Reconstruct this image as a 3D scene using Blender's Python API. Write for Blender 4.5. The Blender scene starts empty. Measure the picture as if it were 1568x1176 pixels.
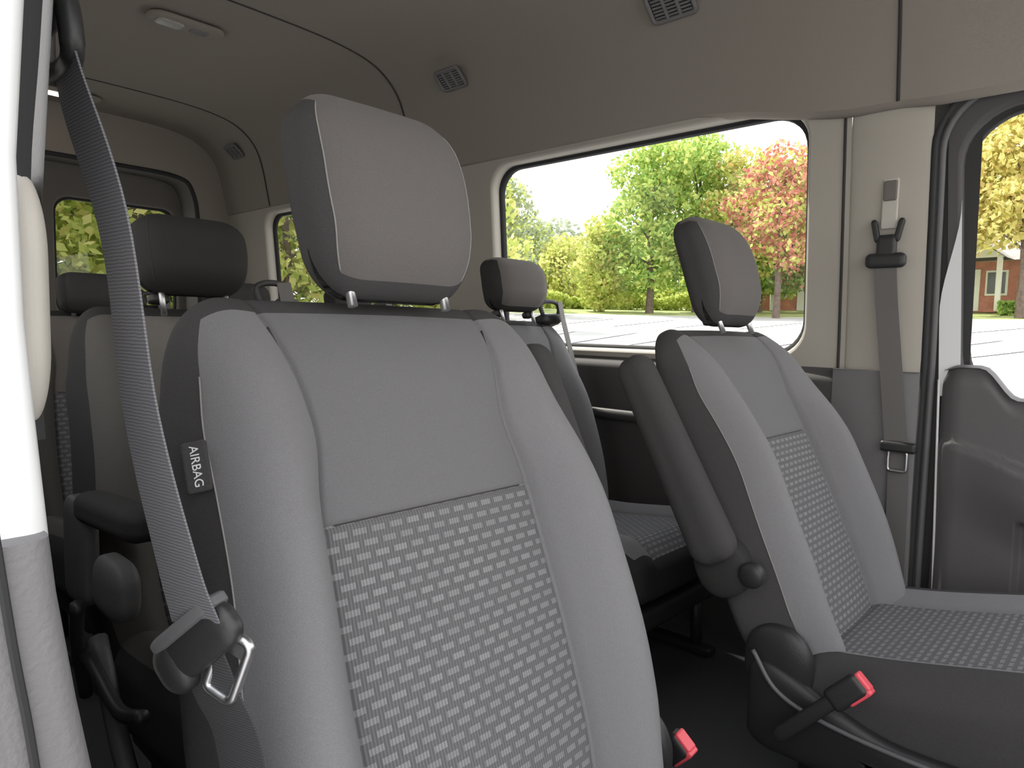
import bpy, math, random
import numpy as np
from mathutils import Vector, Matrix, Euler
D2R=math.radians
scene=bpy.context.scene
COL=scene.collection

# ------------------------------------------------------------------ helpers
def new_mat(name): 
    m=bpy.data.materials.new(name); m.use_nodes=True
    nt=m.node_tree; b=nt.nodes["Principled BSDF"]; return m,nt,b
def mat(name,col,rough=.6,noise=None,bump=.0,metal=0,var=.0,spec=.5,sheen=0):
    m,nt,b=new_mat(name)
    b.inputs["Base Color"].default_value=(*col,1); b.inputs["Roughness"].default_value=rough
    b.inputs["Metallic"].default_value=metal
    b.inputs["Specular IOR Level"].default_value=spec
    if sheen: b.inputs["Sheen Weight"].default_value=sheen
    if noise:
        tc=nt.nodes.new("ShaderNodeTexCoord"); n=nt.nodes.new("ShaderNodeTexNoise")
        n.inputs["Scale"].default_value=noise; n.inputs["Detail"].default_value=4
        nt.links.new(tc.outputs["Object"],n.inputs["Vector"])
        if bump:
            bp=nt.nodes.new("ShaderNodeBump"); bp.inputs["Strength"].default_value=bump; bp.inputs["Distance"].default_value=.002
            nt.links.new(n.outputs["Fac"],bp.inputs["Height"]); nt.links.new(bp.outputs[0],b.inputs["Normal"])
        if var:
            r=nt.nodes.new("ShaderNodeValToRGB")
            r.color_ramp.elements[0].position=.3; r.color_ramp.elements[1].position=.7
            r.color_ramp.elements[0].color=(*[c*(1-var) for c in col],1); r.color_ramp.elements[1].color=(*[min(1,c*(1+var)) for c in col],1)
            nt.links.new(n.outputs["Fac"],r.inputs[0]); nt.links.new(r.outputs[0],b.inputs["Base Color"])
    return m

def mesh_obj(name,verts,faces,mats,fm=None,parent=None,smooth=True,uv=None):
    me=bpy.data.meshes.new(name); me.from_pydata([tuple(v) for v in verts],[],faces)
    if not isinstance(mats,(list,tuple)): mats=[mats]
    for m in mats: me.materials.append(m)
    if fm is not None: me.polygons.foreach_set("material_index",fm)
    me.polygons.foreach_set("use_smooth",[smooth]*len(me.polygons))
    if uv is not None:
        l=me.uv_layers.new(name="UVMap")
        for lp in me.loops: l.data[lp.index].uv=uv[lp.vertex_index]
    me.update()
    o=bpy.data.objects.new(name,me); COL.objects.link(o)
    if parent: o.parent=parent
    return o
def empty(name,loc=(0,0,0),rot=(0,0,0),parent=None):
    o=bpy.data.objects.new(name,None); COL.objects.link(o); o.empty_display_size=.05
    o.location=loc; o.rotation_euler=rot
    if parent: o.parent=parent
    return o
def place(o,loc=(0,0,0),rot=(0,0,0)):
    o.location=loc; o.rotation_euler=rot; return o
def lin(a,b,n): return [a+(b-a)*i/(n-1) for i in range(n)]

def rblock(name,half,rad,mats,n=(12,8,12),xs=None,ys=None,zs=None,deform=None,tag=None,parent=None,loc=(0,0,0),rot=(0,0,0),uvf=None,smooth=True):
    """rounded block; per-axis radii; tag(side,centroid_q)->material index"""
    H=Vector(half); R=Vector([min(r,h*.999) for r,h in zip(rad,half)])
    def arr(k,nn):
        h=H[k]; i=(h-R[k])/h
        e=lin(i,1,7)
        base=lin(-i,i,max(2,nn))
        return sorted(set([round(v,6) for v in base+e+[-v for v in e]]))
    X=[sorted(set(round(v,6) for v in (list(a) if a else [])+arr(k,n[k]))) for k,a in enumerate((xs,ys,zs))]
    verts=[];idx={};faces=[];fm=[]
    def vert(p):
        k=(round(p[0],5),round(p[1],5),round(p[2],5))
        if k in idx: return idx[k]
        q=Vector((p[0]*H.x,p[1]*H.y,p[2]*H.z)); inner=Vector([max(-(H[i]-R[i]),min(H[i]-R[i],q[i])) for i in range(3)])
        d=Vector([(q[i]-inner[i])/R[i] for i in range(3)]); L=d.length
        if L>1e-9: d/=L
        res=Vector([inner[i]+R[i]*d[i] for i in range(3)])
        idx[k]=len(verts); verts.append(res); return idx[k]
    for ax in range(3):
        a,b=[(1,2),(0,2),(0,1)][ax]
        for sg in (-1,1):
            for i in range(len(X[a])-1):
                for j in range(len(X[b])-1):
                    q=[]
                    for (u,v) in ((i,j),(i+1,j),(i+1,j+1),(i,j+1)):
                        p=[0,0,0]; p[ax]=sg; p[a]=X[a][u]; p[b]=X[b][v]; q.append(vert(p))
                    flip=(sg<0) ^ (ax==1)
                    if flip: q=q[::-1]
                    if len(set(q))<4: continue
                    faces.append(q)
                    if tag:
                        c=[0,0,0]; c[ax]=sg; c[a]=(X[a][i]+X[a][i+1])/2; c[b]=(X[b][j]+X[b][j+1])/2
                        fm.append(tag((ax,sg),(c[0]*H.x,c[1]*H.y,c[2]*H.z)))
    uv=[uvf(v) for v in verts] if uvf else None
    if deform: verts=[deform(v.copy()) for v in verts]
    o=mesh_obj(name,verts,faces,mats,fm if tag else None,parent,smooth,uv)
    return place(o,loc,rot)

def smoothstep(a,b,x):
    t=max(0,min(1,(x-a)/(b-a))); return t*t*(3-2*t)

def catmull(pts,n=8,closed=False):
    P=[Vector(p) for p in pts]; out=[]
    N=len(P)
    rng=range(N if closed else N-1)
    for i in rng:
        p1=P[i];p2=P[(i+1)%N]
        p0=P[i-1] if (i>0 or closed) else p1*2-p2
        p3=P[(i+2)%N] if (i+2<N or closed) else p2*2-p1
        for k in range(n):
            t=k/n
            out.append(.5*((2*p1)+(-p0+p2)*t+(2*p0-5*p1+4*p2-p3)*t*t+(-p0+3*p1-3*p2+p3)*t**3))
    if not closed: out.append(P[-1])
    return out
def sweep_geo(pts,prof,up=None,closed=False,cap=True):
    P=[Vector(p) for p in pts];N=len(P);V=[];F=[]
    nrm=None;m=None
    for i in range(N):
        if closed: t=(P[(i+1)%N]-P[i-1]).normalized()
        else: t=(P[min(i+1,N-1)]-P[max(i-1,0)]).normalized()
        if up is not None:
            u=Vector(up(i) if callable(up) else up); s=t.cross(u)
            if s.length<1e-5: s=t.orthogonal()
            s.normalize(); nn=s.cross(t).normalized()
        else:
            if nrm is None: nrm=t.orthogonal().normalized()
            nrm=(nrm-t*nrm.dot(t)).normalized(); nn=nrm; s=t.cross(nn)
        pr=prof(i); m=len(pr)
        for a,b in pr: V.append(P[i]+s*a+nn*b)
    for i in range(N if closed else N-1):
        j=(i+1)%N
        for k in range(m):
            l=(k+1)%m; F.append([i*m+k,i*m+l,j*m+l,j*m+k])
    if cap and not closed:
        F.append(list(range(m))[::-1]); F.append([(N-1)*m+k for k in range(m)])
    return V,F
def tube(name,pts,r,m,parent=None,seg=8,closed=False,taper=None):
    N=len(pts)
    f=lambda i:[( (r if not taper else taper(i/(N-1)))*math.cos(2*math.pi*k/seg),(r if not taper else taper(i/(N-1)))*math.sin(2*math.pi*k/seg)) for k in range(seg)]
    V,F=sweep_geo(pts,f,closed=closed); return mesh_obj(name,V,F,m,parent=parent)
def ribbon(name,pts,w,th,normal,m,parent=None,closed=False):
    f=lambda i:[(-w/2,-th/2),(w/2,-th/2),(w/2,th/2),(-w/2,th/2)]
    V,F=sweep_geo(pts,f,up=normal,closed=closed); 
    return mesh_obj(name,V,F,m,parent=parent,smooth=False)
def rrect(c,h,r,k=9,n=6):
    pts=[];qs=[]
    cor=[(1,1,0),(-1,1,90),(-1,-1,180),(1,-1,270)]
    for ci,(sx,sy,a0) in enumerate(cor):
        cx=c[0]+sx*(h[0]-r); cy=c[1]+sy*(h[1]-r)
        for j in range(k):
            a=D2R(a0+90*j/(k-1)); p=(cx+r*math.cos(a),cy+r*math.sin(a)); pts.append(p)
            q=[(p[0]-c[0])/h[0],(p[1]-c[1])/h[1]]; mx=max(abs(q[0]),abs(q[1])); q=[q[0]/mx,q[1]/mx]
            if j==k//2: q=[sx,sy]
            qs.append(tuple(q))
        nx=cor[(ci+1)%4]; ex=c[0]+nx[0]*(h[0]-r); ey=c[1]+nx[1]*(h[1]-r)
        a=D2R(nx[2]); e=(ex+r*math.cos(a),ey+r*math.sin(a)); s=pts[-1]
        for j in range(1,n):
            p=(s[0]+(e[0]-s[0])*j/n,s[1]+(e[1]-s[1])*j/n); pts.append(p)
            q=[(p[0]-c[0])/h[0],(p[1]-c[1])/h[1]]; mx=max(abs(q[0]),abs(q[1])); qs.append((q[0]/mx,q[1]/mx))
    return pts,qs
class Geo:
    def __init__(s): s.V=[];s.F=[];s.M=[]
    def add(s,V,F,m=0):
        o=len(s.V); s.V+= [tuple(v) for v in V]; s.F+=[[i+o for i in f] for f in F]; s.M+=[m]*len(F)
    def grid(s,f,us,vs,m=0):
        V=[f(u,v) for u in us for v in vs]; n=len(vs)
        s.add(V,[[i*n+j,(i+1)*n+j,(i+1)*n+j+1,i*n+j+1] for i in range(len(us)-1) for j in range(n-1)],m)
    def hole(s,cell,hole,r,fmap,m=0,reveal=.05,m2=1,rev=None):
        (a0,a1,b0,b1)=cell;(c0,c1,d0,d1)=hole
        c=((c0+c1)/2,(d0+d1)/2);h=((c1-c0)/2,(d1-d0)/2)
        P,Q=rrect(c,h,r); n=len(P)
        rc=((a0+a1)/2,(b0+b1)/2); rh=((a1-a0)/2,(b1-b0)/2)
        O=[(rc[0]+q[0]*rh[0],rc[1]+q[1]*rh[1]) for q in Q]
        L=[]; K=5
        for k in range(K+1):
            t=k/K; L.append([fmap(o[0]+(p[0]-o[0])*t,o[1]+(p[1]-o[1])*t,0) for o,p in zip(O,P)])
        V=[v for l in L for v in l]
        F=[[k*n+i,k*n+(i+1)%n,(k+1)*n+(i+1)%n,(k+1)*n+i] for k in range(K) for i in range(n)]
        s.add(V,F,m)
        L=[[fmap(p[0],p[1],0) for p in P]]
        for k in range(1,5):
            ins=.012*math.sin(k/4*math.pi/2); dp=reveal*(1-math.cos(k/4*math.pi/2))
            L.append([fmap(c[0]+(p[0]-c[0])*(1-ins/h[0]),c[1]+(p[1]-c[1])*(1-ins/h[1]),dp) for p in P])
        V=[v for l in L for v in l]
        F=[[k*n+i,k*n+(i+1)%n,(k+1)*n+(i+1)%n,(k+1)*n+i] for k in range(4) for i in range(n)]
        s.add(V,F,m)
        L=[]
        for ins,dp in ((.012,reveal),(.022,reveal+.002),(.024,reveal+.02)):
            L.append([fmap(c[0]+(p[0]-c[0])*(1-ins/h[0]),c[1]+(p[1]-c[1])*(1-ins/h[1]),dp) for p in P])
        V=[v for l in L for v in l]
        F=[[k*n+i,k*n+(i+1)%n,(k+1)*n+(i+1)%n,(k+1)*n+i] for k in range(2) for i in range(n)]
        s.add(V,F,m2)
    def obj(s,name,mats,parent=None,smooth=True):
        o=mesh_obj(name,s.V,s.F,mats,s.M,parent,smooth); return o
def autosmooth(o,ang=40):
    me=o.data
    import bmesh
    bm=bmesh.new(); bm.from_mesh(me); bmesh.ops.remove_doubles(bm,verts=bm.verts,dist=1e-5)
    for e in bm.edges:
        if len(e.link_faces)==2 and e.calc_face_angle(0)>D2R(ang): e.smooth=False
    bm.to_mesh(me); bm.free()

# ------------------------------------------------------------------ materials
M_fab=mat("fabric_grey",(.212,.210,.218),.95,900,.35,var=.10,spec=.15,sheen=.1)
M_ins=mat("fabric_insert",(.172,.171,.177),.95,900,.35,var=.10,spec=.15,sheen=.1)
M_head=mat("fabric_headrest",(.152,.142,.138),.95,900,.35,var=.10,spec=.15,sheen=.1)
M_char=mat("fabric_charcoal",(.066,.064,.065),.9,700,.3,var=.12,spec=.2)
M_blkfab=mat("fabric_black",(.036,.035,.035),.8,500,.3,spec=.3)
M_blk=mat("plastic_black",(.026,.026,.027),.45,200,.15)
M_dpl=mat("plastic_dark_grey",(.085,.080,.080),.55,300,.2)
M_door=mat("door_panel_grey",(.115,.110,.113),.6,300,.25)
M_lpl=mat("plastic_grey_trim",(.20,.195,.20),.6,260,.35)
M_beige=mat("pillar_trim",(.46,.43,.38),.65,300,.15)
M_taupe=mat("rear_door_trim",(.17,.155,.14),.7,300,.15)
M_cream=mat("cream_trim",(.56,.53,.48),.6,300,.1)
M_hl=mat("headliner",(.335,.303,.270),.95,1200,.3,var=.05,spec=.1)
M_seam=mat("seam_dark",(.05,.048,.046),.9)
M_stitch=mat("stitch_light",(.30,.29,.28),.9)
M_white=mat("white_paint",(.86,.87,.88),.3)
M_rub=mat("rubber_seal",(.025,.025,.027),.7)
M_metal=mat("steel",(.60,.60,.61),.35,metal=1)
M_red=mat("buckle_red",(.85,.10,.13),.35)
M_grey2=mat("grey_plastic_mid",(.12,.12,.125),.5,250,.15)
M_floor=mat("floor_vinyl",(.04,.04,.042),.7,60,.3)
M_lamp=mat("lamp_lens",(.45,.44,.41),.3)
M_glow,_nt,_b=new_mat("lamp_lit"); _b.inputs["Emission Color"].default_value=(1,.80,.62,1); _b.inputs["Emission Strength"].default_value=4

def pattern_mat():
    m,nt,b=new_mat("fabric_pattern"); b.inputs["Roughness"].default_value=.95; b.inputs["Specular IOR Level"].default_value=.15
    uv=nt.nodes.new("ShaderNodeUVMap")
    br=nt.nodes.new("ShaderNodeTexBrick"); br.offset=.5; br.offset_frequency=2; br.squash=1
    br.inputs["Scale"].default_value=1; br.inputs["Brick Width"].default_value=.0225; br.inputs["Row Height"].default_value=.0130
    br.inputs["Mortar Size"].default_value=.0034; br.inputs["Mortar Smooth"].default_value=.05; br.inputs["Bias"].default_value=0
    br.inputs["Color1"].default_value=(.27,.27,.277,1); br.inputs["Color2"].default_value=(.235,.235,.242,1); br.inputs["Mortar"].default_value=(.155,.154,.159,1)
    nt.links.new(uv.outputs[0],br.inputs["Vector"])
    wv=nt.nodes.new("ShaderNodeTexWave"); wv.wave_type='BANDS'; wv.bands_direction='X'; wv.inputs["Scale"].default_value=85; wv.inputs["Distortion"].default_value=.3
    nt.links.new(uv.outputs[0],wv.inputs["Vector"])
    mr=nt.nodes.new("ShaderNodeMapRange"); mr.inputs["To Min"].default_value=.74; mr.inputs["To Max"].default_value=1.12
    nt.links.new(wv.outputs["Fac"],mr.inputs["Value"])
    mx=nt.nodes.new("ShaderNodeMix"); mx.data_type='RGBA'; mx.blend_type='MULTIPLY'; mx.inputs["Factor"].default_value=1
    nt.links.new(br.outputs["Color"],mx.inputs["A"]); nt.links.new(mr.outputs[0],mx.inputs["B"])
    nt.links.new(mx.outputs["Result"],b.inputs["Base Color"])
    bp=nt.nodes.new("ShaderNodeBump"); bp.inputs["Strength"].default_value=.4; bp.inputs["Distance"].default_value=.001; bp.invert=True
    nt.links.new(br.outputs["Fac"],bp.inputs["Height"]); nt.links.new(bp.outputs[0],b.inputs["Normal"])
    return m
M_pat=pattern_mat()
def belt_mat(name,c1,c2):
    m,nt,b=new_mat(name); b.inputs["Roughness"].default_value=.7
    tc=nt.nodes.new("ShaderNodeTexCoord"); wv=nt.nodes.new("ShaderNodeTexWave"); wv.bands_direction='Z'
    wv.inputs["Scale"].default_value=140; wv.inputs["Distortion"].default_value=2.; wv.inputs["Detail"].default_value=2
    nt.links.new(tc.outputs["Object"],wv.inputs["Vector"])
    r=nt.nodes.new("ShaderNodeValToRGB"); r.color_ramp.elements[0].color=(*c1,1); r.color_ramp.elements[1].color=(*c2,1)
    nt.links.new(wv.outputs["Fac"],r.inputs[0]); nt.links.new(r.outputs[0],b.inputs["Base Color"]); return m
M_belt=belt_mat("belt_webbing",(.09,.09,.10),(.18,.18,.195))
M_beltg=belt_mat("belt_webbing_grey",(.12,.115,.11),(.18,.17,.165))
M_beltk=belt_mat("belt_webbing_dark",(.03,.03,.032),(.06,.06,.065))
def glass_mat(name,tint,refl=.06):
    m=bpy.data.materials.new(name); m.use_nodes=True; nt=m.node_tree; nt.nodes.clear()
    o=nt.nodes.new("ShaderNodeOutputMaterial"); t=nt.nodes.new("ShaderNodeBsdfTransparent"); g=nt.nodes.new("ShaderNodeBsdfGlossy"); mx=nt.nodes.new("ShaderNodeMixShader")
    t.inputs[0].default_value=(*tint,1); g.inputs["Roughness"].default_value=.02; mx.inputs[0].default_value=refl
    nt.links.new(t.outputs[0],mx.inputs[1]); nt.links.new(g.outputs[0],mx.inputs[2]); nt.links.new(mx.outputs[0],o.inputs[0]); return m
M_glass=glass_mat("window_glass",(.96,.97,.96),.03)
M_tint=glass_mat("window_glass_tinted",(.38,.39,.37),.03)
M_tint2=glass_mat("window_glass_light_tint",(.55,.55,.54),.03)

# ------------------------------------------------------------------ camera
cam=bpy.data.cameras.new("camera"); cam.sensor_width=36; cam.lens=1500/2212*36; cam.clip_start=.01; cam.clip_end=500
co=bpy.data.objects.new("camera",cam); COL.objects.link(co)
yaw=D2R(47); pit=D2R(4.55)
fw=Vector((math.sin(yaw)*math.cos(pit),math.cos(yaw)*math.cos(pit),-math.sin(pit)))
rt=fw.cross(Vector((0,0,1))).normalized(); up=rt.cross(fw)
R=Matrix((rt,up,-fw)).transposed().to_4x4() @ Matrix.Rotation(D2R(1.2),4,'Z')
co.matrix_world=Matrix.Translation((0,0,1.0))@R
scene.camera=co

# ------------------------------------------------------------------ van shell
CX=1.005; FZ=.12
def hw(z):
    if z<=.9: return .905
    return .905-.055*((z-.9)/.7)**1.2
BY=4.2
PROF=[(0,2.05),(.25,2.048),(.45,2.04),(.60,2.018),(.69,1.98),(.755,1.92),(.79,1.85),(.812,1.77),(.828,1.69),(.842,1.622)]
def hlshape(a,b,y):
    s=smoothstep(1.05,.55,y)*max(0,(2.02-b)/.40)
    s2=smoothstep(.49,.40,y)*max(0,(1.95-b)/.33)*.35
    sg=1 if a>0 else -1
    return a-sg*(.018*s+.012*s2), b-.072*s-.02*s2
def ceilobj():
    g=Geo(); prof=[(-a,b) for a,b in PROF[::-1]]+PROF[1:]
    prof=[(p.x,p.y) for p in catmull([(a,b,0) for a,b in prof],4)]
    ys=sorted(lin(-.75,4.02,36)+[.50,.49,.48,.46,.44,.42,.40,.58,.65,.72,.85])
    n=len(prof)
    def P3(a,b,y):
        a2,b2=hlshape(a,b,y); return (CX+a2,y,b2)
    V=[P3(a,b,y) for y in ys for a,b in prof]
    g.add(V,[[i*n+j,i*n+j+1,(i+1)*n+j+1,(i+1)*n+j] for i in range(len(ys)-1) for j in range(n-1)],0)
    for sg in (-1,1):
        a,b=PROF[-1]
        def lip(u,v):
            p=P3(sg*a,b,v); return (p[0]+sg*u*.045,p[1],p[2]-.012*math.sin(u*math.pi)-.004*u)
        g.grid(lip,lin(0,1,6),ys,0)
    def seam(y0,w=.004,zmin=1.62):
        pts=[]
        for a,b in prof:
            if b<zmin: continue
            p=P3(a*.997,b-.0015,y0); pts.append(Vector(p))
        V,F=sweep_geo(pts,lambda i:[(w*math.cos(2*math.pi*k/6),w*.6*math.sin(2*math.pi*k/6)) for k in range(6)],up=(0,0,1))
        g.add(V,F,1)
    seam(2.3,zmin=1.74);seam(3.5);seam(.49,zmin=1.6)
    return g.obj("ceiling",[M_hl,M_seam])
ceilobj()

def wall(side,name,y0):
    f=lambda y,z,d:(CX+side*(hw(z)+d),y,z)
    g=Geo()
    ZT=1.64; ZB=.915
    g.hole((.60,2.0,ZB,ZT),(.70,1.87,.93,1.605),.095,f,0,.035)
    g.hole((2.0,3.72,ZB,ZT),(2.14,3.60,.94,1.60),.085,f,0,.045)
    g.grid(lambda y,z:f(y,z,0),lin(3.72,BY,6),lin(ZB,ZT,8),0)
    yb=y0
    bul=.012 if side>0 else 0.0
    def pil(y,z):
        t=(y-yb)/(.60-yb); x=hw(z)-bul*math.sin(math.pi*min(1,max(0,t)))**.5+.02*smoothstep(1.52,1.62,z)
        return (CX+side*x,y,z)
    g.grid(pil,[yb+(.60-yb)*(.5-.5*math.cos(math.pi*i/16)) for i in range(17)],lin(ZB,ZT,30),0 if side>0 else 2)
    def low(y,z):
        x=hw(z)-.02*smoothstep(.915,.88,z)-.01*smoothstep(.5,.3,z)
        return (CX+side*x,y,z)
    g.grid(low,lin(.62,BY,20),[FZ,.3,.4,.5,.6,.7,.8,.85,.86,.87,.88,.89,.90,.908,.915],2)
    ins=.024 if side>0 else -.01
    g.grid(lambda y,z:(CX+side*(hw(z)-ins-(.01 if side>0 else 0)*math.sin(math.pi*(y-yb)/(.62-yb))),y,z),lin(yb,.62,12),lin(FZ,.915,14),4)
    if side>0: g.grid(lambda y,t:(CX+side*(.905-.034*t),y,.915),lin(yb,.62,10),[0,1],4)
    V,F=sweep_geo([(CX+side*.875,y,.73) for y in lin(.66,3.6,12)],lambda i:[(-.02,-.015),(.02,-.015),(.02,.012),(.0,.018),(-.02,.012)],up=(0,0,1)); g.add(V,F,2)
    V,F=sweep_geo([(CX+side*(hw(z)-.002),.615,z) for z in lin(.3,1.62,20)],lambda i:[(-.003,-.002),(.003,-.002),(.003,.003),(-.003,.003)],up=(side,0,0)); g.add(V,F,3)
    return g.obj(name,[M_beige,M_rub,M_dpl,M_seam,M_lpl if side>0 else M_blkfab])
wl=wall(1,"wall_left",.420)
wr=wall(-1,"wall_right",.47)

def backwall():
    g=Geo(); f=lambda x,z,d:(x,BY+d,z)
    g.hole((.10,.975,.93,1.84),(.36,.92,1.0,1.65),.08,f,4,.02)
    g.hole((.975,1.92,.93,1.84),(1.02,1.65,1.0,1.65),.08,f,4,.02)
    g.grid(lambda x,z:f(x,z,0),lin(.1,1.92,5),lin(FZ,.93,4),2)
    g.grid(lambda x,z:f(x,z,0),lin(.1,1.92,5),lin(1.84,2.06,4),4)
    pts=catmull([(.33,4.0,1.0),(.33,4.0,1.5),(.36,4.0,1.72),(.45,4.0,1.79),(.8,4.0,1.80),(1.25,4.0,1.80),(1.56,4.0,1.79),(1.65,4.0,1.72),(1.68,4.0,1.5),(1.68,4.0,1.0)],6)
    V,F=sweep_geo(pts,lambda i:[(.012*math.cos(2*math.pi*k/8),.012*math.sin(2*math.pi*k/8)) for k in range(8)]); g.add(V,F,1)
    outer=[]
    n=len(pts)
    for p in pts:
        d=Vector((p.x-CX,0,p.z-1.3)); s=1.0
        while s<4:
            q=Vector((CX,0,1.3))+d*s
            a=abs(q.x-CX)
            lim=2.05 if a<.45 else np.interp(a,[p_[0] for p_ in PROF],[p_[1] for p_ in PROF])
            if a>=(.89 if q.z<1.62 else .842) or q.z>=lim: break
            s+=.01
        outer.append(q)
    V=[(p.x,4.0,p.z) for p in pts]+[(q.x,4.0,q.z) for q in outer]
    g.add(V,[[i,i+1,n+i+1,n+i] for i in range(n-1)],3)
    V=[(p.x,4.0,p.z) for p in pts]+[(p.x,BY,p.z) for p in pts]
    g.add(V,[[i,i+1,n+i+1,n+i] for i in range(n-1)],4)
    return g.obj("wall_back",[M_beige,M_rub,M_dpl,M_hl,M_taupe])
backwall()
g=Geo(); g.grid(lambda x,y:(x,y,FZ),lin(CX-.93,CX+.93,6),lin(-.8,BY,10),0)
g.grid(lambda x,z:(x,-.8,z),lin(CX-.93,CX+.93,4),lin(FZ-.1,FZ,2),0)
g.obj("floor",[M_floor])
def pane(name,side,y0,y1,z0,z1,m):
    P,_=rrect(((y0+y1)/2,(z0+z1)/2),((y1-y0)/2,(z1-z0)/2),.07)
    V=[(CX+side*(hw(z)+.050),y,z) for y,z in P]; V.append((CX+side*(hw((z0+z1)/2)+.050),(y0+y1)/2,(z0+z1)/2)); n=len(P)
    return mesh_obj(name,V,[[i,(i+1)%n,n] for i in range(n)],m)
pane("window_1",1,.715,1.855,.945,1.59,M_glass)
pane("window_2",1,2.155,3.585,.955,1.585,M_tint2)
pane("window_3",-1,.715,1.845,.94,1.585,M_tint2)
pane("window_4",-1,2.155,3.585,.955,1.585,M_tint2)
for i,(a,b) in enumerate(((.36,.92),(1.02,1.65))):
    P,_=rrect(((a+b)/2,1.325),((b-a)/2,.325),.08); n=len(P)
    mesh_obj("window_%d"%(5+i),[(x,BY+.045,z) for x,z in P]+[((a+b)/2,BY+.045,1.325)],[[k,(k+1)%n,n] for k in range(n)],M_tint)

# dashboard (in front of the seats, behind the photographer's right shoulder); out of view, added to block light on the headliner
def dash():
    root=empty("unseen_dashboard",(CX,-.98,.62))
    def dd(v):
        v.y-=.10*smoothstep(.0,.30,v.z); return v
    rblock("fascia",(.88,.20,.32),(.06,.10,.10),M_dpl,parent=root,n=(14,6,10),deform=dd)
    rblock("centre_stack",(.16,.06,.22),(.03,.04,.04),M_grey2,parent=root,loc=(0,.19,-.04))
    rblock("display",(.11,.01,.06),(.01,.006,.01),M_blk,parent=root,loc=(0,.245,.10),n=(3,2,3))
    rblock("instrument_hood",(.17,.12,.06),(.06,.06,.04),M_blk,parent=root,loc=(.46,.10,.31))
    rblock("toe_board",(.90,.03,.28),(.02,.02,.02),M_blk,parent=root,loc=(0,.10,-.28),n=(3,2,3))
dash()

def jamb():
    g=Geo()
    def sec(z,xe,y0,y1,x0=-.12,r=.012):
        out=[(x0,y0,z)]
        for k in range(6):
            a=D2R(-90+90*k/5); out.append((xe-r+r*math.cos(a),y0+r+r*math.sin(a),z))
        out+=[(xe,y1,z),(x0,y1,z)]; return out
    def loft(secs,m):
        n=len(secs[0]); g.add([p for s in secs for p in s],[[i*n+k,i*n+(k+1)%n,(i+1)*n+(k+1)%n,(i+1)*n+k] for i in range(len(secs)-1) for k in range(n)]+[list(range(n)),[(len(secs)-1)*n+k for k in range(n)]],m)
    loft([sec(z,x,.415,.47) for z,x in ((.885,.0975),(.95,.093),(1.0,.090),(1.08,.089),(1.15,.094),(1.22,.099),(1.4,.115),(1.66,.150))],0)
    loft([sec(z,x,.400,.47) for z,x in ((.12,.16),(.4,.15),(.6,.133),(.7,.119),(.8,.104),(.86,.0965),(.89,.094))],1)
    V,F=sweep_geo(catmull([(.066,.397,.93),(.0745,.397,.842),(.082,.397,.775),(.095,.397,.62),(.11,.397,.35)],6),lambda i:[(.0022*math.cos(k),.0022*math.sin(k)) for k in range(6)]); g.add(V,F,2)
    V,F=sweep_geo(catmull([(.104,.476,.93),(.101,.476,1.0),(.101,.476,1.08),(.107,.476,1.15),(.113,.476,1.22),(.130,.476,1.4),(.160,.476,1.62)],5),lambda i:[(.0055*math.cos(k),.0055*math.sin(k)) for k in range(6)]); g.add(V,F,2)
    o=g.obj("trim_1",[M_white,M_lpl,M_rub]); autosmooth(o,50); return o
jamb()
rblock("trim_3",(.013,.05,.075),(.012,.03,.05),M_cream,loc=(.1005,.505,1.01))

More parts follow.
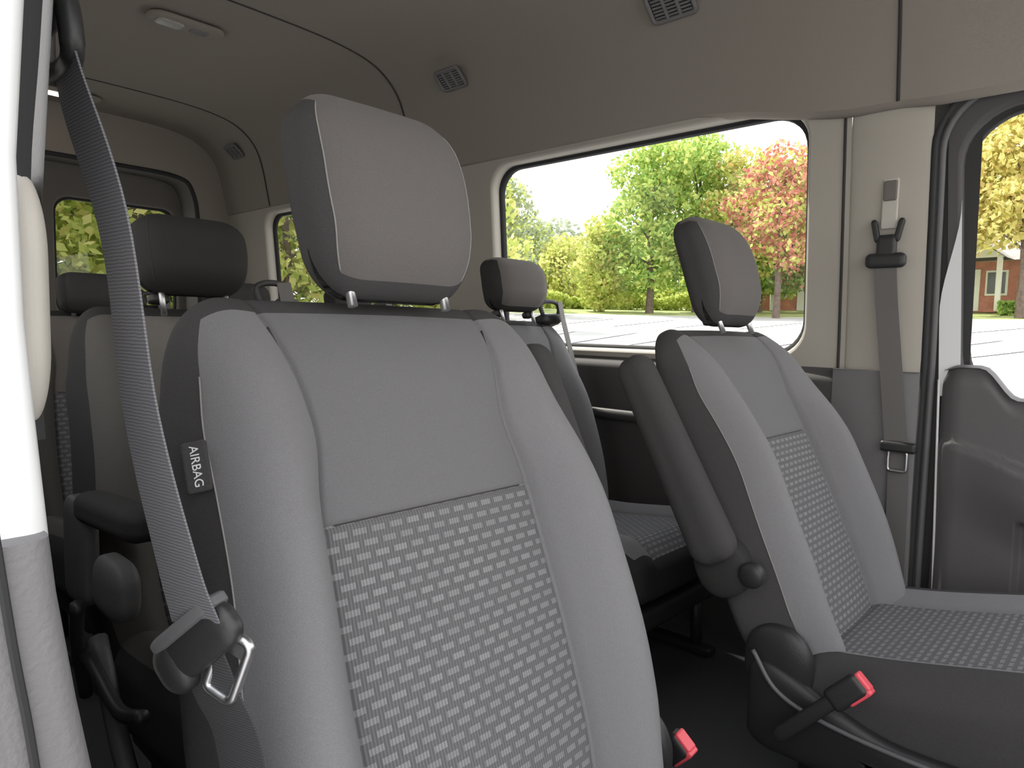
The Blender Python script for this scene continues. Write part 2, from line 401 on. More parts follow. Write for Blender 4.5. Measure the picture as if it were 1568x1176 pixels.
# ------------------------------------------------------------------ far front door
def door():
    root=empty("door_1")
    sl=lambda z:.024*max(0,(1.45-z)/.6)
    f=lambda y,z,d:(CX+(hw(z)+.022+d),y-sl(z),z)
    g=Geo()
    g.hole((-.78,.395,.78,1.66),(-.70,.376,.835,1.525),.12,f,0,.012)
    g.obj("window_frame",[M_dpl,M_rub],root)
    g=Geo(); g.grid(lambda t,z:(CX+hw(z)+.017,(.376-sl(z)-.010)+( .045*smoothstep(1.32,1.05,z))*t,z),lin(0,1,4),lin(.86,1.32,16),0); g.obj("painted_edge",[M_white],root)
    g=Geo(); g.grid(lambda y,z:(CX+hw(z)+.034,y,z),lin(.33,.44,4),lin(.14,1.62,10),0)
    g.grid(lambda x,z:(CX+x,.335,z),lin(.90,.96,3),lin(.14,.88,6),0); g.obj("door_edge",[M_blk],root)
    def ring(y1,z1,x,r,rr,m,nm):
        P=[( -.7,z1)]+[(y1-rr+rr*math.sin(a),z1-rr+rr*math.cos(a)) for a in lin(0,math.pi/2,10)]+[(y1,z) for z in lin(z1-rr-.05,FZ+.06,12)]
        pts=[(CX+hw(max(.5,z))+x,y,z) for y,z in P]
        tube(nm,pts,r,m,root)
    ring(.418,1.575,.002,.008,.14,M_rub,"seal_outer")
    ring(.403,1.560,.010,.008,.13,M_grey2,"seal_mid")
    def top(y): return .862+.070*smoothstep(.225,.30,y)-.010*smoothstep(.34,.38,y)
    def pan(y,t):
        tp=top(y); z=.16+(tp-.16)*t
        a=smoothstep(.37,.15,y)
        zc=.755-.05*a
        arm=(.010+.040*a)*smoothstep(zc+.008,zc-.012,z)*(1-.8*smoothstep(zc-.05,zc-.20,z))
        roll=.015*(1-smoothstep(.95,1,t))
        x=.905-.003-roll-arm+.03*smoothstep(.352,.378,y)
        x+= .018*smoothstep(.215,.20,y)*smoothstep(.60,.585,z)
        return (CX+x,y,z)
    g=Geo(); g.grid(pan,sorted(lin(.378,-.75,70)+[.22,.2175,.215,.2125,.21,.2075,.205,.2025,.2,.3,.29,.28,.27,.26,.25,.24]),lin(0,1,110),0)
    g.grid(lambda y,t:(CX+.888+t*.06+.03*smoothstep(.352,.378,y),y,top(y)+.006*math.sin(t*3)),lin(.378,-.75,90),lin(0,1,5),0)
    g.obj("inner_panel",[M_door],root)
    tube("panel_edge_trim",[(CX+.905,.384-.020*(.88-z)/.6,z) for z in lin(.28,.90,10)],.0028,M_white,root)
    P,_=rrect((-.16,1.18),(.54,.345),.09); n=len(P)
    mesh_obj("glass",[(CX+hw(z)+.045,y,z) for y,z in P]+[(CX+hw(1.2)+.045,-.16,1.18)],[[k,(k+1)%n,n] for k in range(n)],M_glass,parent=root)
    return root
door()
rblock("trim_5",(.05,.55,.03),(.02,.05,.02),M_blk,loc=(CX+.88,-.2,.15))

# ------------------------------------------------------------------ seats
def seat(name,x,y,z,tilt,W=.270,H=.668,T0=.40,hr=(.122,.046,.124),hrz=.772,hry=-.024,hrrot=8,front=True,fabs=None,hrm=None,arm=(),cush=True,side_m=None,cz=-.035,ctilt=0,wide=1.0):
    fab,ins,hd=(M_fab,M_ins,M_head) if fabs is None else fabs
    side_m=side_m or M_char
    root=empty(name,(x,y,z))
    back=empty(name+"_back_frame",(0,0,0),(-D2R(tilt),0,0),root)
    k=W/.270
    hh=(H+.06)/2; hy=.055; S=.153*k; zc=(H-.06)/2
    t0=T0
    xs=[sg*(S+d)/W for sg in (-1,1) for d in (-.008,-.004,-.002,0,.002,.004,.008)]
    zs=[(t0+d-zc)/hh for d in (-.006,-.003,-.0015,0,.0015,.003,.006)]
    def deform(v):
        g=max(0,min(1,(hy-v.y)/(2*hy))); t=v.z+zc; vv=t/H; ax=abs(v.x)
        B=.072*k*smoothstep(1.0,.50,vv)*(.80+.20*smoothstep(-.05,.3,vv))+.010
        w=(ax-S)/(W-S)
        wrap=.105*k*smoothstep(1.0,.74,vv)*smoothstep(-.09,.05,vv)
        if w>0:
            w=min(1,w); b=B*math.sin(math.pi*w**.9*.80)-wrap*w**4.5
        else: b=.006*(1-(ax/S)**2)
        b-=.0055*math.exp(-((ax-S)/.0035)**2)
        if ax<S: b-=.003*math.exp(-((t-t0)/.003)**2)
        b-= .022*smoothstep(.82,1.0,vv)
        v.y-=b*g
        tri=ax/S if ax<S else max(0,(W-ax)/(W-S))
        dS=(.020*smoothstep(.80,1.0,vv)-.012*math.exp(-((vv-.74)/.08)**2)+.004*smoothstep(.5,0,vv))*k
        ww=1-.045*smoothstep(.72,1.0,vv)-.10*smoothstep(.16,-.08,vv)+.055*math.exp(-((vv-.34)/.25)**2)
        outr=smoothstep(.3,1,w) if w>0 else 0
        ww+=outr*g*wide*(.075*smoothstep(1.0,.72,vv)+.035*smoothstep(.55,.2,vv))
        ww-=.10*(1-g)*smoothstep(1.0,.80,vv)*(1 if w>0 else 0)*smoothstep(0,1,w)
        sg=1 if v.x>0 else -1
        v.x=(v.x+sg*dS*tri)*ww
        v.z=t; v.y+=hy
        if g<.5: v.y-=.02*smoothstep(.4,1,vv)*(1-2*g)
        return v
    def tag(s,c):
        if s==(1,-1):
            if abs(c[0])<S: return 2 if c[2]+zc<t0 else 1
            return 0
        if s==(1,1): return 4
        return 3
    rblock("backrest",(W,hy,hh),(.085*k,.048,.085),[fab,ins,M_pat,side_m,M_dpl],n=(30,6,44),xs=xs,zs=zs,deform=deform,tag=tag,parent=back,uvf=lambda v:(v.x,v.z))
    def fpt(xx,t,off=.0005):
        v=deform(Vector((xx,-hy,t-zc))); v.y-=off; return v
    for sg in (-1,1):
        tube("seam_side",[fpt(sg*S,t,-.0014) for t in lin(.02,H-.045,50)],.0014,M_seam,back,6)
        if front: tube("seam_bolster",[deform(Vector((sg*(W-.0249),-.0412,t-zc)))+Vector((sg*.0005,0,0)) for t in lin(.08,H-.10,40)],.0009,M_stitch,back,6)
    tube("seam_cross",[fpt(xx,t0,.0) for xx in lin(-S,S,20)],.0012,M_seam,back,6)
    a,b,c=hr
    hroot=empty(name+"_headrest_frame",(0,hry,hrz),(D2R(hrrot),0,0),back)
    def dh(v):
        tz=v.z/c
        v.x*=1-.09*smoothstep(.1,-1,tz)-.05*smoothstep(.3,1,tz)
        v.y*=1-.12*smoothstep(.2,1,tz)
        v.y-=.010*(1-(v.x/a)**2)*(1 if v.y<0 else .4)*(1-tz*tz*.6)-0.0
        v.y+=.018*smoothstep(-.3,-1,tz)*(1 if v.y<0 else 0)
        v.y+=.02*tz*tz*(1 if tz>0 else 0)
        return v
    def th(s,cc):
        if s[0]==1 and s[1]==-1: return 0
        if s[0]==2 and s[1]==1 and cc[1]<.2*b: return 0
        return 1
    rblock("headrest",(a,b,c),(.055*a/.12,b*.75,.055*c/.12),[hrm or hd,side_m],n=(14,6,14),deform=dh,tag=th,parent=hroot)
    def hrp(xx,zz):
        H3=Vector((a,b,c)); R3=Vector((.055*a/.12,b*.75,.055*c/.12)); q=Vector((xx*a,-b,zz*c))
        inner=Vector([max(-(H3[i]-R3[i]),min(H3[i]-R3[i],q[i])) for i in range(3)]); d=Vector([(q[i]-inner[i])/R3[i] for i in range(3)])
        d.normalize(); v=Vector([inner[i]+R3[i]*d[i] for i in range(3)]); v=dh(v); return v
    for sg in (-1,1): tube("headrest_seam",[hrp(sg,zz) for zz in lin(-.97,.97,30)],.0009,M_stitch if front else M_seam,hroot,6)
    for sg in (-1,1):
        px=sg*a*.58
        tube("headrest_post",[(px,hry+.012,H-.03),(px,hry+.012,hrz-c*.6)],.0060,M_metal,back,10)
        rblock("post_sleeve",(.019,.014,.010),(.012,.010,.006),M_blk,parent=back,loc=(px,hry+.030,H+.008),n=(3,3,2))
    for i,sg in enumerate(arm):
        rblock("armrest",(.030,.040,.205),(.024,.030,.035),M_char if front else M_blkfab,parent=back,loc=(sg*(W+.050),.065 if front else .05,.415),rot=(D2R(-5),0,0),
               deform=lambda v:Vector((v.x,v.y*(1-.12*(v.z/.2)),v.z)))
        if front: rblock("armrest_pivot",(.03,.05,.055),(.015,.045,.05),M_blkfab,parent=back,loc=(sg*(W+.018),.06,.20))
    if cush:
        L=.50 if front else .44; ch=.075
        hyc=L/2; Sx=.165*k; 
        def dc(v):
            g=max(0,(v.z+ch)/(2*ch)); w=(abs(v.x)-Sx)/(W-Sx); yy=(hyc-v.y)/L
            if w>0: v.z+=g*.022*math.sin(math.pi*min(1,w)*.9)
            v.z-=g*.005*math.exp(-((abs(v.x)-Sx)/.004)**2)
            v.z+=(.035*smoothstep(.1,1,yy)+math.tan(D2R(ctilt))*yy*L) - .03*smoothstep(.82,1,yy)*g
            return v
        def tc_(s,cc):
            if s==(2,1): return 1 if abs(cc[0])<Sx else (0 if abs(cc[0])<Sx+.045*k or not front else 2)
            return 2
        xs2=[sg*(Sx+d)/W for sg in (-1,1) for d in (-.006,-.003,0,.003,.006,.045*k)]
        rblock("cushion",(W+.005,hyc,ch),(.05,.06,.045),[fab,M_pat,side_m],n=(20,24,4),xs=xs2,deform=dc,tag=tc_,parent=root,loc=(0,-hyc+.03,cz),uvf=lambda v:(v.x,v.y))
    edge=lambda sg,t:deform(Vector((sg*(W-.0249),-.0412,t-zc)))
    return root,back,edge

def front_base(root,inner,bz=0,by=0):
    for sg in (-1,1):
        def ds(v,sg=sg):
            t=(v.y+.28)/.56
            v.z+= .055*smoothstep(.55,1,t)*(1 if v.z>0 else 0) -.02*math.sin(math.pi*t)*(1 if v.z>0 else 0)
            return v
        rblock("side_shield",(.016,.28,.055),(.012,.05,.03),M_blk,parent=root,loc=(sg*.285,-.20,-.095),deform=ds,n=(3,24,6))
        rblock("recliner_cover",(.020,.060,.070),(.016,.055,.060),M_blk,parent=root,loc=(sg*.272,.035,.0))
        tube("shield_edge",catmull([(sg*.303,.07,.025),(sg*.304,.02,-.035),(sg*.304,-.08,-.060),(sg*.304,-.25,-.065),(sg*.304,-.42,-.050)],8),.004,M_grey2,root)
    rblock("knob",(.014,.022,.022),(.008,.021,.021),M_blk,parent=root,loc=(inner*.31,.075,.16),n=(2,3,3))
    rblock("riser",(.22,.22,.10),(.03,.03,.03),M_blk,parent=root,loc=(0,-.20,-.20),n=(6,6,4))
    for sg in (-1,1):
        rblock("slide_rail",(.02,.27,.018),(.008,.02,.008),M_dpl,parent=root,loc=(sg*.20,-.20,-.285),n=(2,6,2))
    bb=empty(root.name+"_buckle_frame",(inner*.335,-.06+by,.01+bz),(D2R(42),D2R(inner*-6),0),root)
    rblock("buckle_stalk",(.010,.012,.07),(.006,.008,.02),M_blk,parent=bb,loc=(0,0,-.06),n=(2,2,4))
    rblock("buckle_body",(.013,.019,.033),(.008,.008,.010),M_blk,parent=bb,loc=(0,0,.025),n=(3,3,4))
    rblock("buckle_button",(.0095,.015,.005),(.003,.004,.003),M_red,parent=bb,loc=(0,0,.057),n=(2,2,2))
    rblock("buckle_face",(.0105,.005,.021),(.003,.003,.006),M_red,parent=bb,loc=(0,-.016,.039),n=(2,2,2))

s1,b1,edge1=seat("front_seat",.53,.4675,.42,20.5,arm=(1,),cz=-.09)
front_base(s1,1,-.048,.085)
s2,b2,_=seat("front_seat",1.465,.420,.42,24.6,arm=(-1,),cz=-.075,hrz=.782,hry=-.012,ctilt=7,wide=.5)
front_base(s2,-1,-.005,-.02)
ep=edge1(-1,.480)
tg=empty("airbag_tag_frame",(ep.x-.011,ep.y+.004,.480),(0,0,D2R(52)),b1)
rblock("airbag_tag",(.0022,.0115,.024),(.0015,.003,.003),M_char,parent=tg,n=(2,2,2))
tx=bpy.data.curves.new("airbag_text",'FONT'); tx.body="AIRBAG"; tx.size=.0112; tx.extrude=.0003; tx.align_x='CENTER'; tx.align_y='CENTER'
to=bpy.data.objects.new("airbag_text",tx); COL.objects.link(to); to.parent=tg; tx.materials.append(M_white)
to.matrix_local=Matrix.Translation((-.0026,0,0))@Matrix(((0,0,-1,0),(0,-1,0,0),(-1,0,0,0),(0,0,0,1)))

M_rowf=mat("fabric_row_bolster",(.120,.113,.105),.95,900,.35,var=.1,spec=.15)
RF=(M_rowf,mat("fabric_row",(.19,.178,.165),.95,900,.35,var=.1,spec=.15),M_char)
def row(y,xs,hr=(.12,.05,.078),guide=True,hm=None,tilt=17,hz=.728,hrs=None):
    for i,x in enumerate(xs):
        r,b,_=seat("passenger_seat",x,y,.42,tilt,W=.225,H=.650,T0=.39,hr=(hrs[i] if hrs else hr),hrz=hz,hry=-.01,hrrot=10,front=False,fabs=RF if x<1.5 else (M_fab,M_ins,M_head),hrm=(hm[i] if hm else M_char),side_m=M_blkfab)
        rblock("frame",(.2,.2,.03),(.02,.02,.02),M_blk,parent=r,loc=(0,-.19,-.12),n=(4,4,2))
        for sx in (-.16,.16):
            for sy in (-.35,-.02):
                tube("leg",[(sx,sy,-.12),(sx,sy-.01,-.295)],.016,M_blk,r)
        rblock("foot_rail_l",(.02,.22,.012),(.008,.01,.006),M_blk,parent=r,loc=(-.16,-.19,-.287),n=(2,4,2))
        rblock("foot_rail_r",(.02,.22,.012),(.008,.01,.006),M_blk,parent=r,loc=(.16,-.19,-.287),n=(2,4,2))
        if guide:
            gf=empty(r.name+"_belt_guide_frame",(.185,.045,.650),(0,0,D2R(-8)),b)
            rblock("guide_base",(.045,.035,.018),(.02,.02,.012),M_blk,parent=gf,n=(4,3,2))
            tube("guide_loop",catmull([(-.03,-.02,.015),(-.036,-.025,.045),(-.01,-.03,.056),(.03,-.03,.050),(.04,-.025,.03),(.036,-.02,.012)],5),.007,M_dpl,gf)
            ribbon("shoulder_belt",[(.19,-.02+.0,.695),(.198,-.012,.64),(.215,-.004,.5),(.232,-.0,.30),(.238,.0,.12)],.045,.0015,(0.35,-1,0),M_beltg,b)
            rblock("tongue",(.014,.004,.03),(.006,.003,.006),M_metal,parent=b,loc=(.225,-.010,.36),n=(2,2,3))
        yield r,b
R2=list(row(1.245,[.595,1.56],hm=[M_blkfab,M_head],hrs=[(.110,.05,.080),(.118,.05,.080)],hz=.742))
R3=list(row(2.15,[.67,1.13,1.56],hm=[M_char]*3,hr=(.095,.045,.062),hz=.685))
R4=list(row(3.05,[.58,1.03,1.48],hm=[M_char]*3,guide=False,hr=(.10,.045,.065),hz=.69))
r=R2[0][0]
rblock("side_armrest",(.028,.14,.026),(.022,.04,.020),M_blkfab,parent=r,loc=(-.245,-.10,.285),rot=(D2R(-4),0,0))
rblock("armrest_bracket",(.018,.05,.09),(.012,.03,.03),M_dpl,parent=r,loc=(-.255,.04,.20))
rblock("recliner_housing",(.022,.060,.045),(.016,.04,.035),M_door,parent=r,loc=(-.262,-.15,.190))
tube("recline_lever",catmull([(-.28,-.02,.05),(-.285,-.10,.07),(-.285,-.22,.04),(-.28,-.30,.06)],6),.010,M_blk,r)
tube("belt_stalk",catmull([(-.27,-.02,-.02),(-.29,-.06,.08),(-.30,-.10,.16)],6),.010,M_blk,r)
tube("seat_strut",catmull([(-.26,-.05,.08),(-.27,-.20,-.06),(-.25,-.30,-.22)],6),.014,M_dpl,r)
r=R2[1][0]
rblock("side_armrest",(.028,.15,.030),(.022,.04,.024),M_blkfab,parent=r,loc=(-.26,-.03,.305),rot=(D2R(70),0,0))

# ------------------------------------------------------------------ seat belts on the B-pillars
def belt_near():
    root=empty("seat_belt")
    pts=catmull([(.147,.565,1.180),(.147,.545,1.15),(.156,.50,1.06),(.163,.48,.939),(.178,.464,.84),(.187,.459,.800)],8)
    n=len(pts)
    ribbon("webbing_upper",pts,.046,.0014,lambda i:Vector((-1,.03-.33*(i/(n-1))**1.8,0)),M_belt,root)
    pts=catmull([(.190,.465,.78),(.200,.458,.745),(.214,.455,.70),(.225,.46,.60),(.23,.48,.45),(.23,.5,.2)],8)
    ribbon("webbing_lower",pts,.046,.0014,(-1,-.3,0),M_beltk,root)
    d=empty("upper_guide_frame",(.146,.570,1.190),(0,0,0),root)
    rblock("anchor_cover",(.016,.026,.032),(.012,.022,.025),M_blk,parent=d,loc=(-.012,0,.034))
    tube("guide_ring",catmull([(0,-.030,-.012),(.004,0,-.016),(0,.030,-.012),(-.002,.026,.02),(-.002,0,.034),(-.002,-.026,.02)],6,True),.0075,M_blk,d,closed=True)
    t=empty("tongue_frame",(.191,.462,.783),(D2R(-40),0,D2R(24)),root)
    rblock("sleeve",(.0085,.038,.016),(.007,.014,.013),M_blk,parent=t)
    rblock("sleeve_lip",(.0105,.035,.006),(.007,.012,.004),M_grey2,parent=t,loc=(.001,0,.016))
    rblock("sleeve_end",(.0105,.014,.019),(.009,.012,.016),M_blk,parent=t,loc=(0,.028,-.002),n=(3,3,3))
    l=empty("latch_frame",(.002,-.024,-.014),(D2R(62),0,0),t)
    P,_=rrect((0,0),(.0115,.023),.005,5,3)
    tube("latch_plate",[(0.002,a,b-.020) for a,b in P],.0036,M_metal,l,closed=True)
    P,_=rrect((0,0),(.010,.007),.003,5,3)
    mesh_obj("latch_core",[(0.002,a,b-.004) for a,b in P],[list(range(len(P)))],M_metal,parent=l)
belt_near()
def belt_far():
    root=empty("seat_belt")
    x=CX+hw(1.25)-.022
    ribbon("webbing",catmull([(x-.010,.503,1.170),(x-.012,.494,1.08),(x-.014,.472,.90),(x-.012,.455,.75)],8),.050,.0015,(-1,0,0),M_beltg,root)
    ribbon("webbing_low",[(x+.0,.45,.73),(x+.002,.445,.5),(x+.002,.44,.25)],.045,.0015,(-1,0,0),M_beltg,root)
    d=empty("upper_guide_frame",(x-.006,.503,1.195),(0,0,0),root)
    rblock("guide_bar",(.010,.045,.018),(.008,.014,.012),M_blk,parent=d,loc=(-.004,0,-.012))
    rblock("guide_neck",(.009,.022,.030),(.007,.010,.014),M_blk,parent=d,loc=(-.002,0,.020))
    for sg in (-1,1): rblock("guide_prong",(.007,.007,.028),(.005,.005,.010),M_blk,parent=d,loc=(-.002,sg*.026,.060),rot=(D2R(-sg*12),0,0),n=(2,2,3))
    rblock("adjuster_slot",(.004,.018,.060),(.003,.004,.006),M_cream,parent=d,loc=(.006,0,.125),n=(2,3,4))
    rblock("adjuster_button",(.005,.015,.024),(.003,.004,.006),M_taupe,parent=d,loc=(.002,0,.155),n=(2,3,3))
    t=empty("tongue_frame",(x-.014,.448,.735),(0,0,0),root)
    rblock("sleeve",(.010,.040,.013),(.007,.008,.008),M_blk,parent=t)
    P,_=rrect((0,0),(.020,.024),.006,5,3)
    tube("latch_plate",[(-.002,a,b-.034) for a,b in P],.0045,M_metal,t,closed=True)
belt_far()

# ------------------------------------------------------------------ ceiling fittings
def vent(y,s=1,z=1.915):
    root=empty("air_vent",(CX+.744,y,z),(0,D2R(42),0))
    P,_=rrect((0,0),(.036*s,.060*s),.012*s)
    tube("rim",[(a,b,-.004) for a,b in P],.006*s,M_lpl,root,closed=True)
    n=len(P); mesh_obj("backing",[(a,b,.001) for a,b in P],[list(range(n))],M_blk,parent=root)
    for i in range(-3,4):
        rblock("slat",(.0030,.052*s,.003),(.001,.001,.001),M_lpl,parent=root,loc=(i*.0088*s,0,-.002),rot=(0,D2R(30),0),n=(2,2,2))
    for q in (-.02,.02): rblock("slider",(.032*s,.004,.005),(.002,.002,.002),M_lpl,parent=root,loc=(0,q,-.004),n=(2,2,2))
vent(1.06,1.1,1.908);vent(1.97,1.0,1.908);vent(3.70,1.0)
def dome(x,y,lens=None):
    root=empty("ceiling_light",(x,y,2.042))
    rblock("bezel",(.13,.055,.012),(.05,.05,.010),M_hl,parent=root,loc=(0,0,-.004))
    rblock("lens",(.045,.030,.008),(.02,.02,.006),lens or M_lamp,parent=root,loc=(-.055,0,-.014),n=(4,4,2))
    rblock("switch",(.03,.018,.006),(.01,.01,.004),M_lpl,parent=root,loc=(.045,0,-.015),n=(3,3,2))
dome(1.05,2.58);dome(1.0,3.77,M_glow)
gr=empty("air_grille",(CX+.86,3.93,1.30),(0,0,0))
rblock("frame",(.008,.05,.12),(.005,.015,.015),M_lpl,parent=gr)
for i in range(-6,7): rblock("slat",(.004,.04,.004),(.001,.001,.001),M_blk,parent=gr,loc=(-.008,0,i*.016),n=(2,2,2))

# ------------------------------------------------------------------ outdoors
def hgt(r): return -.60+.070*min(r,42)+.012*max(0,r-42)
def groundobj():
    rs=[0]+[2,4,6,8,10,12,14,16,18,20,22,24,26,28,30,32,33.5,34,36,38,42,50,60,80,110,160,240]
    A=96; V=[];F=[];Mi=[]
    for r in rs:
        for a in range(A):
            t=2*math.pi*a/A; V.append((r*math.sin(t),r*math.cos(t),hgt(r)))
    for i in range(len(rs)-1):
        for a in range(A):
            b=(a+1)%A; F.append([i*A+a,i*A+b,(i+1)*A+b,(i+1)*A+a][::-1])
            r=rs[i]; Mi.append(1 if 33<r<34.5 and r!=34 else (0 if r<33.5 else 2))
    ma=mat("asphalt",(.42,.415,.41),.9,.6,.2,var=.12); mg=mat("grass",(.34,.39,.15),.9,.8,.3,var=.35); mc=mat("concrete_curb",(.6,.6,.58),.9)
    mesh_obj("ground",V,F,[ma,mc,mg],Mi,smooth=True)
groundobj()
M_line=mat("road_marking",(.95,.95,.95),.8)
def stripes():
    g=Geo()
    for k in range(14):
        th=D2R(30+k*5)
        for r0,r1 in ((17,22),(25,30)):
            c=Vector((math.sin(th),math.cos(th),0)); s=Vector((c.y,-c.x,0))*.09; sk=s*10
            V=[]
            for r_ in lin(r0,r1,5):
                p=c*r_+sk*((r_-r0)/(r1-r0)*3); 
                for q in (p-s,p+s): V.append((q.x,q.y,hgt(q.length)+.02))
            g.add(V,[[2*i,2*i+1,2*i+3,2*i+2] for i in range(4)],0)
    g.obj("parking_stripes",[M_line])
stripes()
bark=mat("bark",(.16,.12,.10),.9,8,.4,var=.3)
def leafmat(name,c1,c2):
    m=bpy.data.materials.new(name); m.use_nodes=True; nt=m.node_tree; nt.nodes.clear()
    o=nt.nodes.new("ShaderNodeOutputMaterial"); d=nt.nodes.new("ShaderNodeBsdfDiffuse"); t=nt.nodes.new("ShaderNodeBsdfTranslucent"); mx=nt.nodes.new("ShaderNodeMixShader"); mx.inputs[0].default_value=.5
    g=nt.nodes.new("ShaderNodeNewGeometry"); r=nt.nodes.new("ShaderNodeValToRGB"); r.color_ramp.elements[0].color=(*c1,1); r.color_ramp.elements[1].color=(*c2,1)
    nt.links.new(g.outputs["Random Per Island"],r.inputs[0])
    for s in (d,t): nt.links.new(r.outputs[0],s.inputs[0])
    nt.links.new(d.outputs[0],mx.inputs[1]); nt.links.new(t.outputs[0],mx.inputs[2]); nt.links.new(mx.outputs[0],o.inputs[0]); return m
L_green=leafmat("leaf_green",(.20,.35,.08),(.54,.68,.22)); L_yel=leafmat("leaf_yellow",(.54,.50,.16),(.88,.82,.38))
L_yg=leafmat("leaf_yellowgreen",(.40,.49,.11),(.78,.81,.30)); L_red=leafmat("leaf_red",(.50,.17,.14),(.78,.42,.32)); L_or=leafmat("leaf_orange",(.56,.38,.15),(.76,.66,.30))
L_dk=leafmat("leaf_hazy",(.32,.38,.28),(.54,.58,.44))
def tree(name,th,R,h,cr,lm,seed,n=5000,ls=.16,cb=.25,lm2=None,frac2=.0):
    rng=np.random.default_rng(seed); x=R*math.sin(D2R(th)); y=R*math.cos(D2R(th)); z=hgt(R)-.05
    g=Geo()
    V,F=sweep_geo([(x,y,z),(x+.05,y,z+h*.2),(x,y+.1,z+h*.45),(x,y,z+h*.75)],lambda i:[((.20,.15,.10,.03)[i]*h/8*math.cos(2*math.pi*k/8),(.20,.15,.10,.03)[i]*h/8*math.sin(2*math.pi*k/8)) for k in range(8)]); g.add(V,F,0)
    nb=14; blobs=[]
    for i in range(nb):
        zz=cb+(1-cb)*(i+.5)/nb; rad=cr*math.sin(math.pi*min(1,(zz-cb)/(1-cb)*.86+.14))**.7
        a=i*2.4+seed; rr=rad*rng.uniform(.35,.75); c=np.array([x+rr*math.cos(a),y+rr*math.sin(a),z+zz*h*.93]); br=cr*rng.uniform(.36,.52)
        blobs.append((c,br))
        st=Vector((x,y,z+h*max(.18,zz*.7)))
        V,F=sweep_geo([st,(st+Vector(c))/2+Vector((0,0,.1)),Vector(c)],lambda i:[((.07,.045,.015)[i]*math.cos(2*math.pi*k/5),(.07,.045,.015)[i]*math.sin(2*math.pi*k/5)) for k in range(5)]); g.add(V,F,0)
    Vs=[];
    for i in range(n):
        c,br=blobs[rng.integers(nb)]; d=rng.normal(size=3); d/=np.linalg.norm(d); p=c+d*br*rng.uniform(.35,1.08)**.6*np.array([1,1,.75])
        u=rng.normal(size=3);u/=np.linalg.norm(u); v=np.cross(u,rng.normal(size=3)); v/=np.linalg.norm(v); s=ls*rng.uniform(.6,1.3)
        Vs+= [p-u*s,p-v*s*.6,p+u*s,p+v*s*.6]
    o=len(g.V); g.V+=[tuple(v) for v in Vs]
    fl=rng.random(n)<frac2
    g.F+=[[o+4*i,o+4*i+1,o+4*i+2,o+4*i+3] for i in range(n)]; g.M+=[2 if fl[i] else 1 for i in range(n)]
    return g.obj(name,[bark,lm,lm2 or lm],smooth=False)
tree("maple_tree",58.0,36,8.8,2.8,L_green,1,8000,.14,.20,L_yg,.4)
tree("maple_tree",61.6,38,9.4,2.9,L_green,2,8500,.14,.2,L_yg,.35)
tree("maple_tree",54.2,37,4.8,2.0,L_yg,3,5000,.13,.12,L_yel,.3)
tree("red_maple_tree",67.6,33,7.4,2.3,L_red,4,6000,.13,.38,L_yg,.40)
tree("red_maple_tree",64.6,37,8.2,2.2,L_or,5,5500,.13,.30,L_yg,.60)
tree("maple_tree",69.9,38,7.4,2.3,L_green,6,5000,.14,.2,L_red,.3)
tree("maple_tree",66.4,39,5.6,2.8,L_green,15,6000,.14,.20,L_yg,.3)
tree("maple_tree",51.0,44,4.2,2.4,L_yel,7,5000,.15,.08,L_yg,.5)
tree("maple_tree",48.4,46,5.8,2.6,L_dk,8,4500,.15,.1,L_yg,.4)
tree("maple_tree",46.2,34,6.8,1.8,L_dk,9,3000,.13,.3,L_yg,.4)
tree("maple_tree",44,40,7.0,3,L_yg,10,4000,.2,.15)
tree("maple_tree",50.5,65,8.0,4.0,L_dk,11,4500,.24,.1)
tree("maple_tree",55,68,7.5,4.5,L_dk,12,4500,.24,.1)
tree("maple_tree",60,64,8,5,L_yg,13,5000,.25,.1)
tree("maple_tree",66,64,8,5,L_yg,14,5000,.25,.1)
for i,(th,R,h,cr,lm) in enumerate(((79.5,37,9.0,2.8,L_yel),(83,35,9.5,2.8,L_yel),(86,38,10,3.4,L_yel),(81.5,60,10,5,L_yg),(77,52,10,4,L_yg),(90,36,10,4,L_yg))):
    tree("maple_tree",th,R,h,cr,lm,20+i,6000,.15,.38,L_or if i<2 else L_yel,.2)
for i,th in enumerate((9,12.5,15.5,18.5,21.5,25,29,33,37,41)):
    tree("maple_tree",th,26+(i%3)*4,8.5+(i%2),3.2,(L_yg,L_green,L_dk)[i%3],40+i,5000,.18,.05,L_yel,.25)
def hedge(name,th0,th1,R,h,lm,seed,n=6000):
    rng=np.random.default_rng(seed); Vs=[]
    for i in range(n):
        t=D2R(rng.uniform(th0,th1)); r=R+rng.uniform(-.6,.6); hh=h*(.8+.2*math.sin(t*60)); p=np.array([r*math.sin(t),r*math.cos(t),hgt(R)+hh*rng.random()**.7])
        u=rng.normal(size=3);u/=np.linalg.norm(u); v=np.cross(u,rng.normal(size=3)); v/=np.linalg.norm(v); s=.14*rng.uniform(.6,1.3)
        Vs+= [p-u*s,p-v*s*.6,p+u*s,p+v*s*.6]
    mesh_obj(name,Vs,[[4*i,4*i+1,4*i+2,4*i+3] for i in range(n)],lm,smooth=False)
hedge("hedge",43,64,40.5,1.0,L_yg,70); hedge("hedge",81.8,84,38,.9,L_green,71,1500)
M_brick=mat("brick_wall",(.50,.22,.17),.9,3,.2,var=.2); M_roof=mat("roof_shingle",(.42,.39,.39),.9,4,.2,var=.2); M_wtrim=mat("house_trim_white",(.8,.8,.78),.6); M_dg=mat("house_window_dark",(.10,.11,.12),.2)
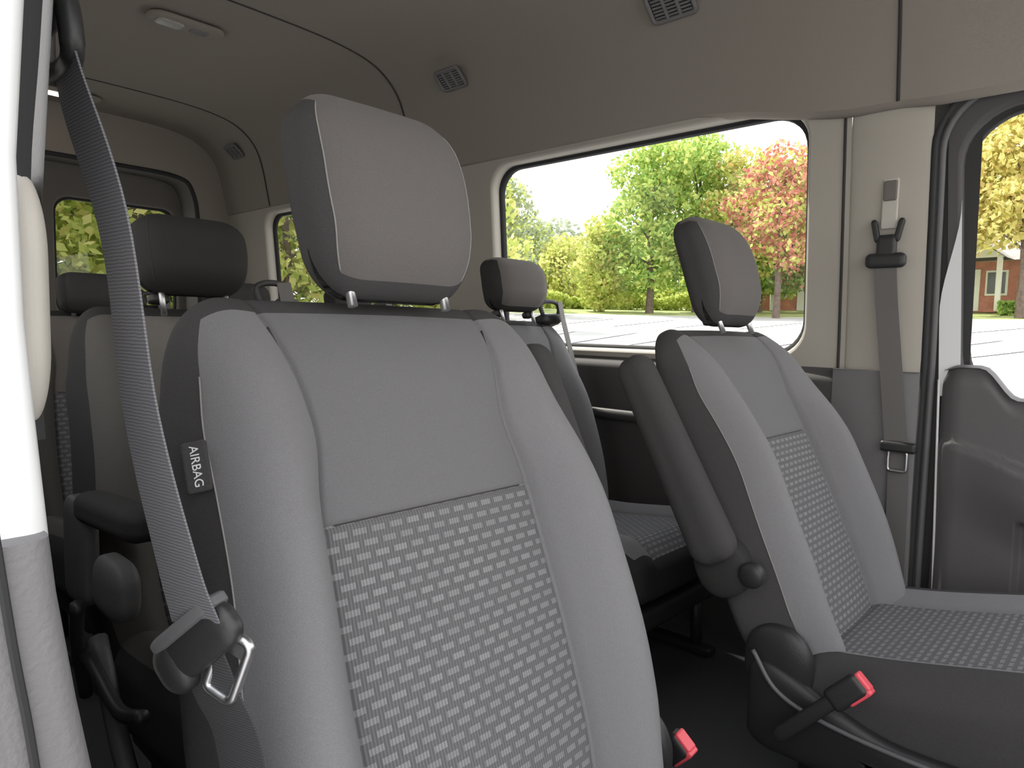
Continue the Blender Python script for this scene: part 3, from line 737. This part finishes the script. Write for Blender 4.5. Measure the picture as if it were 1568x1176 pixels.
def house(th,R,w,d,h,rot):
    x=R*math.sin(D2R(th)); y=R*math.cos(D2R(th)); root=empty("house",(x,y,hgt(R)-.1),(0,0,D2R(-th+rot)))
    mesh_obj("walls",[(sx*w/2,sy*d/2,z) for z in (0,h) for sx,sy in ((-1,-1),(1,-1),(1,1),(-1,1))],[[0,1,5,4],[1,2,6,5],[2,3,7,6],[3,0,4,7]],M_brick,parent=root,smooth=False)
    rh=h+1.9; e=.4
    mesh_obj("roof",[(-w/2-e,-d/2-e,h-.1),(w/2+e,-d/2-e,h-.1),(w/2+e,d/2+e,h-.1),(-w/2-e,d/2+e,h-.1),(-w/2-e,0,rh),(w/2+e,0,rh)],[[0,1,5,4],[2,3,4,5],[0,3,2,1]],M_roof,parent=root,smooth=False)
    mesh_obj("gable_l",[(-w/2,-d/2,h),(-w/2,d/2,h),(-w/2,0,rh-.25)],[[0,1,2]],M_wtrim,parent=root,smooth=False)
    mesh_obj("gable_r",[(w/2,-d/2,h),(w/2,d/2,h),(w/2,0,rh-.25)],[[0,1,2]],M_wtrim,parent=root,smooth=False)
    pw=w*.22
    mesh_obj("porch_roof",[(-pw-.3,-d/2-1.6,h-.1),(pw+.3,-d/2-1.6,h-.1),(0,-d/2-1.6,h+1.3),(-pw-.3,-d/2,h-.1),(pw+.3,-d/2,h-.1),(0,0,h+1.3)],[[0,2,5,3],[1,4,5,2]],M_roof,parent=root,smooth=False)
    mesh_obj("porch_gable",[(-pw-.2,-d/2-1.5,h-.05),(pw+.2,-d/2-1.5,h-.05),(0,-d/2-1.5,h+1.2)],[[0,1,2]],M_wtrim,parent=root,smooth=False)
    for sx in (-pw,pw): rblock("porch_post",(.10,.10,h/2),(.02,.02,.02),M_wtrim,parent=root,loc=(sx,-d/2-1.45,h/2),n=(2,2,2))
    for wx in (-w*.36,-w*.16,w*.16,w*.36):
        rblock("house_window",(.45,.04,.6),(.02,.02,.02),M_wtrim,parent=root,loc=(wx,-d/2-.03,h*.55),n=(2,2,2))
        rblock("pane",(.36,.04,.5),(.02,.02,.02),M_dg,parent=root,loc=(wx,-d/2-.06,h*.55),n=(2,2,2))
    rblock("front_door",(.45,.04,1.0),(.02,.02,.02),M_wtrim,parent=root,loc=(0,-d/2-.03,1.05),n=(2,2,2))
house(68.8,46,9,7,2.4,10)
house(81.2,44,7,7,2.5,-14)

# ------------------------------------------------------------------ light
w=bpy.data.worlds.new("world"); scene.world=w; w.use_nodes=True; nt=w.node_tree; bg=nt.nodes["Background"]
tc=nt.nodes.new("ShaderNodeTexCoord"); sp=nt.nodes.new("ShaderNodeSeparateXYZ"); rp=nt.nodes.new("ShaderNodeValToRGB")
nt.links.new(tc.outputs["Generated"],sp.inputs[0]); nt.links.new(sp.outputs[2],rp.inputs[0])
rp.color_ramp.elements[0].position=0; rp.color_ramp.elements[0].color=(1,.965,.91,1); rp.color_ramp.elements[1].position=.9; rp.color_ramp.elements[1].color=(.90,.93,1,1)
nt.links.new(rp.outputs[0],bg.inputs[0]); bg.inputs[1].default_value=2.8
sn=bpy.data.lights.new("sun",'SUN'); sn.energy=6.2; sn.angle=D2R(1); sn.color=(1,.95,.86)
so=bpy.data.objects.new("sun",sn); COL.objects.link(so)
so.rotation_euler=(Vector((.15,1,1.15))).to_track_quat('Z','Y').to_euler()
scene.view_settings.view_transform='Standard'
print("VIEW",scene.view_settings.view_transform,scene.view_settings.exposure)
